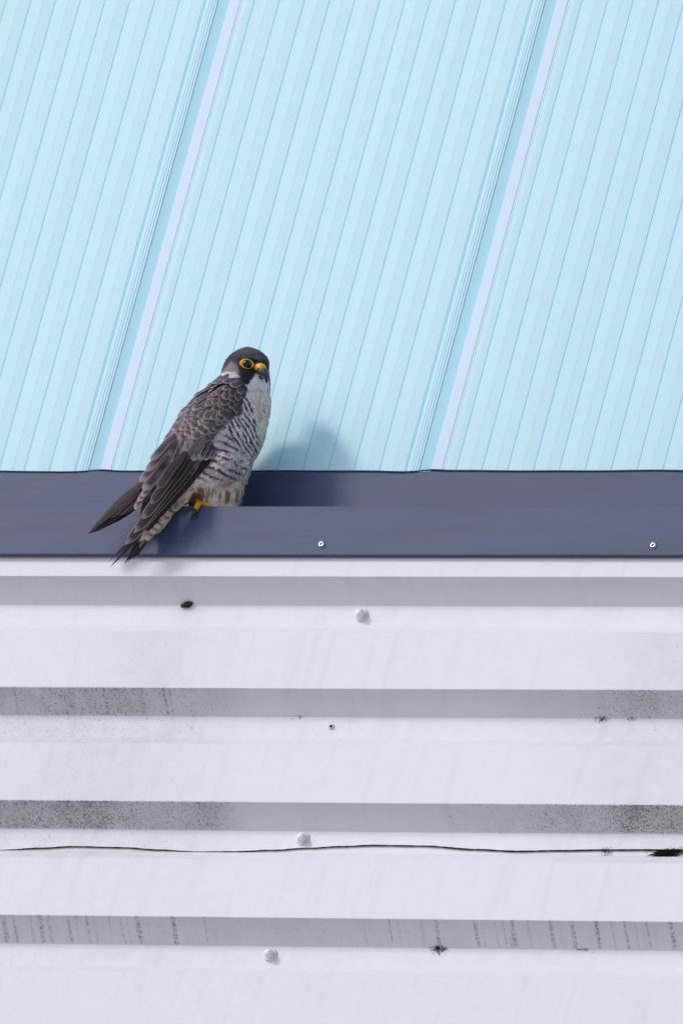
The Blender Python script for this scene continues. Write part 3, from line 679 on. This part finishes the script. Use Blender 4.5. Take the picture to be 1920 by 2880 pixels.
# secondaries and tertials, then the row of greater coverts
tert = [((700, 840), (480, 1128), 78), ((690, 800), (455, 1062), 62), ((720, 740), (500, 985), 60), ((730, 690), (535, 905), 58), ((560, 1040), (442, 1205), 46), ((545, 1060), (416, 1262), 42), ((600, 1000), (470, 1170), 50), ((760, 900), (560, 1075), 64)]
for k_, (b0, t0, wd) in enumerate(tert):
    blade_obj('tertial', b0, t0, wd, M['tertial'] if k_ in (0, 1, 4, 5, 6) else M['covert'], wing, lift0=5-0.3*k_, lift1=9-0.8*k_, ztip=None if surf(*a(t0)) is not None else 10, shape='round')
gc = [((760, 700), (648, 950), 92, 'tertial'), ((800, 720), (700, 945), 74, 'covert'), ((850, 720), (745, 925), 72, 'tertial'), ((890, 720), (790, 910), 70, 'covert'), ((930, 730), (835, 905), 66, 'covert'), ((965, 760), (880, 902), 60, 'covert'), ((985, 790), (925, 900), 54, 'covert'), ((1000, 800), (968, 890), 48, 'covert'),
      ((720, 860), (610, 1010), 62, 'covert'), ((900, 860), (820, 1000), 52, 'primary'), ((905, 850), (808, 970), 48, 'primary'), ((880, 850), (800, 935), 48, 'covert')]
for k_, (b0, t0, wd, mt) in enumerate(gc):
    blade_obj('greater_covert', b0, t0, wd, M[mt], wing, lift0=8, lift1=14-0.4*k_, shape='round')
# scale-like coverts and scapulars over the padded arm, each a feather of its own
def leaf_mesh(nm, Ln, Wd, mat, k):
    V = []; UV = []; nu = 8
    for i in range(nu+1):
        u = i/nu; w_ = Wd*0.5*min(1, 0.5+1.2*u)*math.sqrt(max(0, 1-max(0, (u-0.50)/0.50)**2.1)); w_ = max(w_, 0.1)
        for j in range(5):
            s_ = (j-2)/2; V.append((Ln*(u-0.25), w_*s_ + 0.04*Ln*k*u*u, 0.10*Ln*math.sin(u*2.2)-0.22*w_*s_*s_)); UV.append((u, s_))
    me = bpy.data.meshes.new(nm); me.from_pydata([tuple(q*S for q in p_) for p_ in V], [], [(i*5+j, i*5+j+1, (i+1)*5+j+1, (i+1)*5+j) for i in range(nu) for j in range(4)])
    me.polygons.foreach_set('use_smooth', [True]*len(me.polygons)); lay = me.uv_layers.new(name='UVMap')
    for lp in me.loops: lay.data[lp.index].uv = UV[lp.vertex_index]
    me.materials.append(mat); return me
leaves = [leaf_mesh('covert_feather', 42, 27, M['covert'], k) for k in (-1, 0, 1)] + [leaf_mesh('covert_feather', 34, 22, M['covert'], k) for k in (-0.6, 0.6)] + [leaf_mesh('covert_feather', 46, 27, M['covert_pale'], k) for k in (-1, 0, 1)]
COV = [(1165, 305), (1235, 372), (1200, 410), (1195, 480), (1180, 540), (1095, 585), (1040, 640), (995, 720), (955, 800), (960, 850), (820, 850), (720, 840), (640, 880), (560, 930), (490, 1040), (520, 960), (640, 735), (750, 545), (880, 395), (1000, 300), (1060, 278)]
ax_ = np.array((-0.60, 0.80)); pr_ = np.array((0.80, 0.60)); cnt = 0
for r_ in range(-10, 40):
    for q_ in range(-16, 17):
        p_ = np.array((1040., 300.)) + ax_*r_*37 + pr_*((q_+0.5*(r_ % 2))*45) + rng.normal(0, 6.5, 2)
        if poly_sd(np.array([p_[0]]), np.array([p_[1]]), COV)[0] < -4 or cnt >= 290: continue
        h = wsurf(*a(p_))
        if h is None: continue
        pos, nm = h; nm = nm/np.linalg.norm(nm)
        if nm[2] < 0: nm = -nm
        if nm[2] < 0.22: continue
        d_ = np.array((-0.58, -0.80, 0.1)) + rng.normal(0, 0.13, 3); d_ = d_-(d_@nm)*nm; d_ /= np.linalg.norm(d_); b_ = np.cross(nm, d_)
        # tips lie a little proud of the row below
        d2 = d_*0.985 + nm*(0.01 + 0.09*min(1, nm[2]*1.2)); d2 /= np.linalg.norm(d2); n2 = np.cross(d2, b_)
        o = bpy.data.objects.new('covert_feather', leaves[int(rng.integers(5, 8)) if r_ > 9 and rng.random() < 0.75 else int(rng.integers(0, 3)) if r_ > 3 else int(rng.integers(3, 5))]); C.objects.link(o); o.parent = wing
        pos = pos + nm*2.0
        R3 = np.stack([bw(d2[None])[0]/S, bw(b_[None])[0]/S, bw(n2[None])[0]/S], 1); tr = bw(pos[None])[0] - np.array((0, 0.012, 0))
        sc_ = float(rng.uniform(0.86, 1.20))*(1.0 + 0.10*max(0, r_-8)/8)
        o.matrix_local = Matrix(((R3[0, 0]*sc_, R3[0, 1]*sc_, R3[0, 2]*sc_, tr[0]), (R3[1, 0]*sc_, R3[1, 1]*sc_, R3[1, 2]*sc_, tr[1]), (R3[2, 0]*sc_, R3[2, 1]*sc_, R3[2, 2]*sc_, tr[2]), (0, 0, 0, 1)))
        cnt += 1
print('coverts', cnt)
# far wing: tip crossing out past the rump
fw_l = [((500, 1010), 20), ((430, 1082), 45), ((350, 1150), 60), ((270, 1220), 56), ((200, 1292), 44), ((130, 1372), 26), ((72, 1436), 4)]
V = []; nseg = 10
for k_, (c, wd) in enumerate(fw_l):
    u = k_/(len(fw_l)-1); lo = np.array(((415, 1265), (418, 1264), (380, 1296), (310, 1340), (235, 1376), (150, 1418), (76, 1440))[k_], float); up_ = np.array(c, float)
    A0, A1 = np.array(a(up_)), np.array(a(lo)); zc = -62 - 14*(1-u); m_ = (A0+A1)/2; hv = (A0-A1)/2
    for s_ in range(nseg):
        an = 2*math.pi*s_/nseg; V.append((m_[0]+hv[0]*math.cos(an), m_[1]+hv[1]*math.cos(an), zc + (5+7*(1-u))*math.sin(an) + 5*math.cos(an)))
F = [(k_*nseg+s_, k_*nseg+(s_+1) % nseg, (k_+1)*nseg+(s_+1) % nseg, (k_+1)*nseg+s_) for k_ in range(len(fw_l)-1) for s_ in range(nseg)] + [list(range(nseg))[::-1], [(len(fw_l)-1)*nseg+s_ for s_ in range(nseg)]]
wing2 = bmesh_obj('wing', V, F, mat_plain('far_wing_brown', (0.035, 0.028, 0.030), 0.7, 0.2, 0.4, 250), falcon, smooth=True)
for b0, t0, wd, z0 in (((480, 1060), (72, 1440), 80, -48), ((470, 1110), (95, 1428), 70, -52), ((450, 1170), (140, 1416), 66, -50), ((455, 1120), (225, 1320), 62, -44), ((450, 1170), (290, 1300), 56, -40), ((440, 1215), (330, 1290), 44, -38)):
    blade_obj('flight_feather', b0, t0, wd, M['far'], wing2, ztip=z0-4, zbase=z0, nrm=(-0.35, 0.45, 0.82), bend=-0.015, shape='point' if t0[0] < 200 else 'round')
# tail feathers below the near wing tip
for b0, t0, wd, z0 in (((570, 1290), (338, 1668), 50, 2), ((580, 1300), (362, 1655), 46, -2), ((585, 1310), (395, 1632), 44, -6), ((590, 1318), (428, 1612), 38, -9), ((590, 1322), (410, 1622), 36, -11)):
    blade_obj('tail_feather', b0, t0, wd, M['primary_plain'], falcon, ztip=z0, zbase=z0+4, nrm=(0.1, 0.2, 0.95), bend=0.012, shape='point')
# undertail coverts at the edge
M['cream'] = mat_feather('cream_barred_feather', (0.72, 0.55, 0.39), (0.80, 0.63, 0.46), (0.84, 0.69, 0.54), 8.0, 0.8, False)
for b0, t0, wd in (((610, 1340), (500, 1492), 40), ((650, 1320), (572, 1428), 50), ((690, 1280), (600, 1402), 46), ((640, 1330), (535, 1455), 34), ((780, 1180), (690, 1300), 56), ((740, 1200), (650, 1330), 52), ((830, 1080), (735, 1240), 62), ((790, 1110), (700, 1275), 56), ((850, 1060), (775, 1215), 50), ((700, 1230), (610, 1385), 50), ((560, 1400), (512, 1480), 30)):
    h = surf(*a(b0)); zb = (h[0][2] if h else -20)+3
    blade_obj('undertail_covert', b0, t0, wd, M['cream'], falcon, zbase=zb, ztip=zb-2, nrm=(0.1, 0.1, 0.98), shape='round')

# ---- head: eye, bill
def tube(path, radii, seg=14, flat=None):
    """loft of rings along a path of bird-frame points; flat = (side vector, ratio)"""
    path = np.array(path, float); V = []
    for i, p_ in enumerate(path):
        t = path[min(i+1, len(path)-1)] - path[max(i-1, 0)]; t /= np.linalg.norm(t)
        sd = np.array(flat[0], float) if flat else np.array((0.3, 0.2, 1.0)); sd = sd-(sd@t)*t; sd /= np.linalg.norm(sd); ot = np.cross(t, sd); k_ = flat[1] if flat else 1
        for s_ in range(seg):
            an = 2*math.pi*s_/seg; V.append(p_ + ot*(radii[i]*math.cos(an)) + sd*(radii[i]*k_*math.sin(an)))
    n_ = len(path); F = [(i*seg+s_, i*seg+(s_+1) % seg, (i+1)*seg+(s_+1) % seg, (i+1)*seg+s_) for i in range(n_-1) for s_ in range(seg)]
    return np.array(V), F + [list(range(seg))[::-1], [(n_-1)*seg+s_ for s_ in range(seg)]]
def mat_gloss(name, col, rough, var=0.1, coat=0.0, sss=0):
    m = mat_plain(name, col, rough, 0.5, var, 500); b = m.node_tree.nodes['Principled BSDF']; b.inputs['Coat Weight'].default_value = coat; b.inputs['Coat Roughness'].default_value = 0.05
    return m
M['eye'] = mat_gloss('dark_glossy_eye', (0.006, 0.005, 0.005), 0.12, 0.1, 0.15)
M['ring'] = mat_gloss('yellow_eye_ring', (0.80, 0.43, 0.012), 0.5, 0.12)
M['cere'] = mat_gloss('orange_yellow_cere', (0.86, 0.40, 0.012), 0.45, 0.12, 0.2)
M['bill'] = mat_gloss('slate_bill', (0.050, 0.050, 0.078), 0.32, 0.3, 0.3)
M['billtip'] = mat_gloss('dark_bill_tip', (0.018, 0.018, 0.026), 0.3, 0.2, 0.3)
ep, en = surf(*a((1238, 191))); en = np.array((0.16, 0.10, 0.98)); en /= np.linalg.norm(en)
ea, eb, ec = np.array((1, -0.12, -0.16)), None, en
ea = ea-(ea@en)*en; ea /= np.linalg.norm(ea); eb = np.cross(en, ea)
e0 = ep + en*3.0
V, F = ellipsoid(e0-en*4.0, (ea, eb, en), (13.6, 12.8, 12.6), 24); eye = bmesh_obj('eye', V, F, M['eye'], falcon, smooth=True)
V = []; ns = 32                                        # almond ring of bare yellow skin
for s_ in range(ns):
    an = 2*math.pi*s_/ns; c_, s2 = math.cos(an), math.sin(an)
    pinch = 1.0 - 0.10*abs(c_)**6
    for qa, qb, hh in ((12.0, 11.2, 2.4), (14.5, 12.6, 3.8), (20.0, 14.4, 1.6), (21.5, 15.5, -5.0)):
        V.append(e0 + ea*(qa*c_ + 1.0) + eb*((qb*s2)*pinch - 1.6*c_) + en*(hh-2.4*(c_*c_)))
F = [(s_*4+j, ((s_+1) % ns)*4+j, ((s_+1) % ns)*4+j+1, s_*4+j+1) for s_ in range(ns) for j in range(3)]
bmesh_obj('eye_ring', V, F, M['ring'], falcon, smooth=True)
zb = hz + 44
def bp(c, dz): return (*a(c), hz+dz)
# upper mandible: deep at the base, hooked down to a point
V, F = tube([bp((1312, 236), 38), bp((1332, 237), 52), bp((1352, 243), 63), bp((1368, 256), 70), bp((1379, 276), 73), bp((1384, 300), 72), bp((1383, 320), 70), bp((1380, 336), 68)],
            [15.0, 15.0, 13.8, 11.8, 9.0, 6.0, 3.2, 0.4], 18, ((0.77, 0.0, -0.64), 0.92))
beak = bmesh_obj('beak', V, F, M['bill'], falcon, smooth=True)
V, F = tube([bp((1380, 284), 73.6), bp((1385, 302), 72.6), bp((1384, 320), 70.4), bp((1380, 338), 68)], [6.2, 5.2, 3.2, 0.4], 14, ((0.77, 0.0, -0.64), 0.9))
bmesh_obj('beak_tip', V, F, M['billtip'], beak, smooth=True)
# fleshy cere across the top of the base and the gape line
V, F = tube([bp((1304, 228), 30), bp((1320, 222), 45), bp((1338, 219), 56), bp((1354, 220), 64), bp((1370, 226), 70)], [14.6, 15.2, 14.4, 11.8, 5.6], 18, ((0.77, 0.0, -0.64), 0.98))
cere = bmesh_obj('cere', V, F, M['cere'], beak, smooth=True)
V, F = tube([bp((1286, 262), 34), bp((1304, 264), 47), bp((1322, 266), 57), bp((1340, 272), 64)], [4.2, 5.6, 4.6, 1.4], 10)
bmesh_obj('gape', V, F, M['cere'], beak, smooth=True)
V, F = tube([bp((1296, 276), 36), bp((1318, 284), 50), bp((1340, 292), 60), bp((1358, 298), 65)], [6.8, 6.2, 4.8, 2.0], 12, ((0.77, 0.0, -0.64), 1.2))
bmesh_obj('lower_beak', V, F, M['bill'], beak, smooth=True)
nx_, ny_ = a((1330, 229)); 
nsd = np.array((-0.25, 0.1, 0.96)); nsd /= np.linalg.norm(nsd)
ncen = np.array((nx_, ny_, hz+54)) + nsd*14.0
V, F = ellipsoid(ncen, axes((0, 1, 0), (0, 0, 1)), (2.9, 2.6, 3.2), 12); bmesh_obj('nostril', V, F, M['hole'], beak, smooth=True)

# ---- foot: one leg shows, a toe and claw draped over the lip
M['leg'] = mat_gloss('orange_yellow_scaly_skin', (0.80, 0.36, 0.015), 0.5, 0.22)
M['claw'] = mat_gloss('black_claw', (0.010, 0.009, 0.010), 0.25, 0.2, 0.4)
def at_plane(c, yw): x, y = a(c); return np.array((x, y, depth_for(x, y, yw)))
V, F = tube([at_plane((868, 1120), 30), at_plane((874, 1170), 24), at_plane((884, 1215), 18), at_plane((893, 1245), 16)], [9, 7.5, 7.5, 9], 14)
leg = bmesh_obj('leg', V, F, M['leg'], falcon, smooth=True)
V, F = tube([at_plane((905, 1240), 22), at_plane((892, 1218), 8), at_plane((882, 1226), -5), at_plane((870, 1250), -8), at_plane((860, 1276), -7.0)], [7, 8, 8.0, 7.2, 6.0], 14)
toe = bmesh_obj('toe', V, F, M['leg'], leg, smooth=True)
V, F = tube([at_plane((864, 1262), -8), at_plane((853, 1285), -11), at_plane((842, 1310), -10), at_plane((832, 1338), -5)], [6.0, 5.6, 3.6, 0.4], 12)
bmesh_obj('claw', V, F, M['claw'], leg, smooth=True)
for c0, c1, yw0, yw1 in (((905, 1228), (985, 1252), 16, 22), ((900, 1236), (930, 1262), 20, 60), ((890, 1240), (830, 1262), 20, 55)):
    A0, A1 = at_plane(c0, yw0), at_plane(c1, yw1); mid = (A0+A1)/2 + np.array((0, 5, 0))
    V, F = tube([A0, mid, A1], [7.5, 7, 4.5], 12); bmesh_obj('toe', V, F, M['leg'], leg, smooth=True)

# ================================================================== dirt with a body of its own on the cladding
def clump(name, px, py, w, h, num, label, cat, mat, plane=YV, flat=0.35, strands=True, seed=1, tilt=0.0, group=None, sweep=False):
    """a tuft of fine strands and crumbs stuck to the wall; w, h in photograph pixels"""
    rg = np.random.default_rng(seed); p = np.array(pixel_on_plane(px, py, plane)); V = []; F = []
    ux = np.array((math.cos(tilt), 0, math.sin(tilt))); uz = np.array((-math.sin(tilt), 0, math.cos(tilt)))
    for k in range(num):
        q = rg.normal(0, 0.42, 2); r_ = min(1, np.linalg.norm(q))
        c = p + ux*(q[0]*w*S) + uz*(q[1]*h*S) + np.array((0, -1, 0))*(rg.uniform(0, 1)*flat*min(w, h)*S*(1-r_) + 0.0004)
        an = rg.uniform(0, 2*math.pi); d = (ux*math.cos(an)+uz*math.sin(an))*1.0 + np.array((0, -0.5*rg.random(), 0))
        if strands: d = d*0.5 + ux*q[0]*1.2 + uz*q[1]*1.4
        if sweep: d = ux*(-0.9 if rg.random() < 0.7 else 0.6) + uz*rg.normal(-0.12, 0.22) + np.array((0, -0.3*rg.random(), 0))
        d /= np.linalg.norm(d); L = (rg.uniform(0.12, 0.5) if strands else rg.uniform(0.06, 0.16))*min(w, h*1.6)*S; s_ = np.cross(d, (0, 1, 0.2)); s_ /= np.linalg.norm(s_); t_ = np.cross(d, s_)
        wd = rg.uniform(0.4, 1.1)*S*(1.0 if strands else 2.6); o = len(V)
        V += [c+s_*wd, c-s_*wd*0.6+t_*wd*0.8, c-s_*wd*0.5-t_*wd*0.8, c+d*L]
        F += [(o, o+1, o+3), (o+1, o+2, o+3), (o+2, o, o+3), (o, o+2, o+1)]
    return tag(mesh(name, np.array(V), F, M[mat]), label, cat, group)
clump('moss_tuft', 1872, 2402, 52, 15, 1500, 'ragged black moss tuft caught in the wavy lap joint of the cladding', 'moss', 'moss', plane=YV-0.002, flat=0.5, seed=3, tilt=0.13, sweep=True)
clump('moss_tuft', 1702, 2396, 17, 11, 60, 'tiny moss wisp hanging from the lap joint beside the big moss tuft', 'moss', 'moss', plane=YV-0.002, seed=4)
clump('moss_clump', 1236, 2660, 26, 20, 330, 'round star-shaped moss clump low on the streaked rib underside', 'moss', 'moss', seed=5)
clump('moss_clump', 1643, 2664, 30, 12, 120, 'flat moss clump sitting on the inner fold of the streaked rib', 'moss', 'moss', seed=6)
clump('moss_clump', 1690, 2017, 38, 14, 110, 'long brown moss patch on the second rib fold below the gutter', 'moss', 'debris', seed=7)
clump('moss_clump', 1777, 2017, 16, 12, 45, 'small moss speck right next to the long brown moss patch', 'moss', 'debris', seed=8)
clump('moss_clump', 841, 2010, 15, 13, 50, 'small dark moss clump on the rib fold near the bare screw', 'moss', 'debris', seed=9)
clump('moss_clump', 1414, 2334, 12, 13, 40, 'small spiky moss clump on the rib fold above the lap joint', 'moss', 'debris', seed=10)
# bark chip lying on the first fold
rg = np.random.default_rng(5); p = np.array(pixel_on_plane(529, 1703, YV)); bmc = bmesh.new(); bmesh.ops.create_icosphere(bmc, subdivisions=3, radius=1)
for v_ in bmc.verts:
    n_ = v_.co.normalized(); k = 1 + 0.28*(math.sin(n_.x*9+1)*math.cos(n_.z*7) + 0.6*math.sin(n_.y*13+n_.x*17))
    x_, z_ = n_.x*k*19*S, n_.z*k*7.5*S; t_ = 0.30
    v_.co = (p[0]+x_*math.cos(t_)-z_*math.sin(t_), p[1]-0.003+n_.y*k*0.004, p[2]+x_*math.sin(t_)+z_*math.cos(t_))
me = bpy.data.meshes.new('bark_chip'); bmc.to_mesh(me); bmc.free(); me.materials.append(M['debris'])
o = bpy.data.objects.new('bark_chip', me); C.objects.link(o); tag(o, 'dark bark chip stuck on the first cladding fold below the falcon', 'debris')
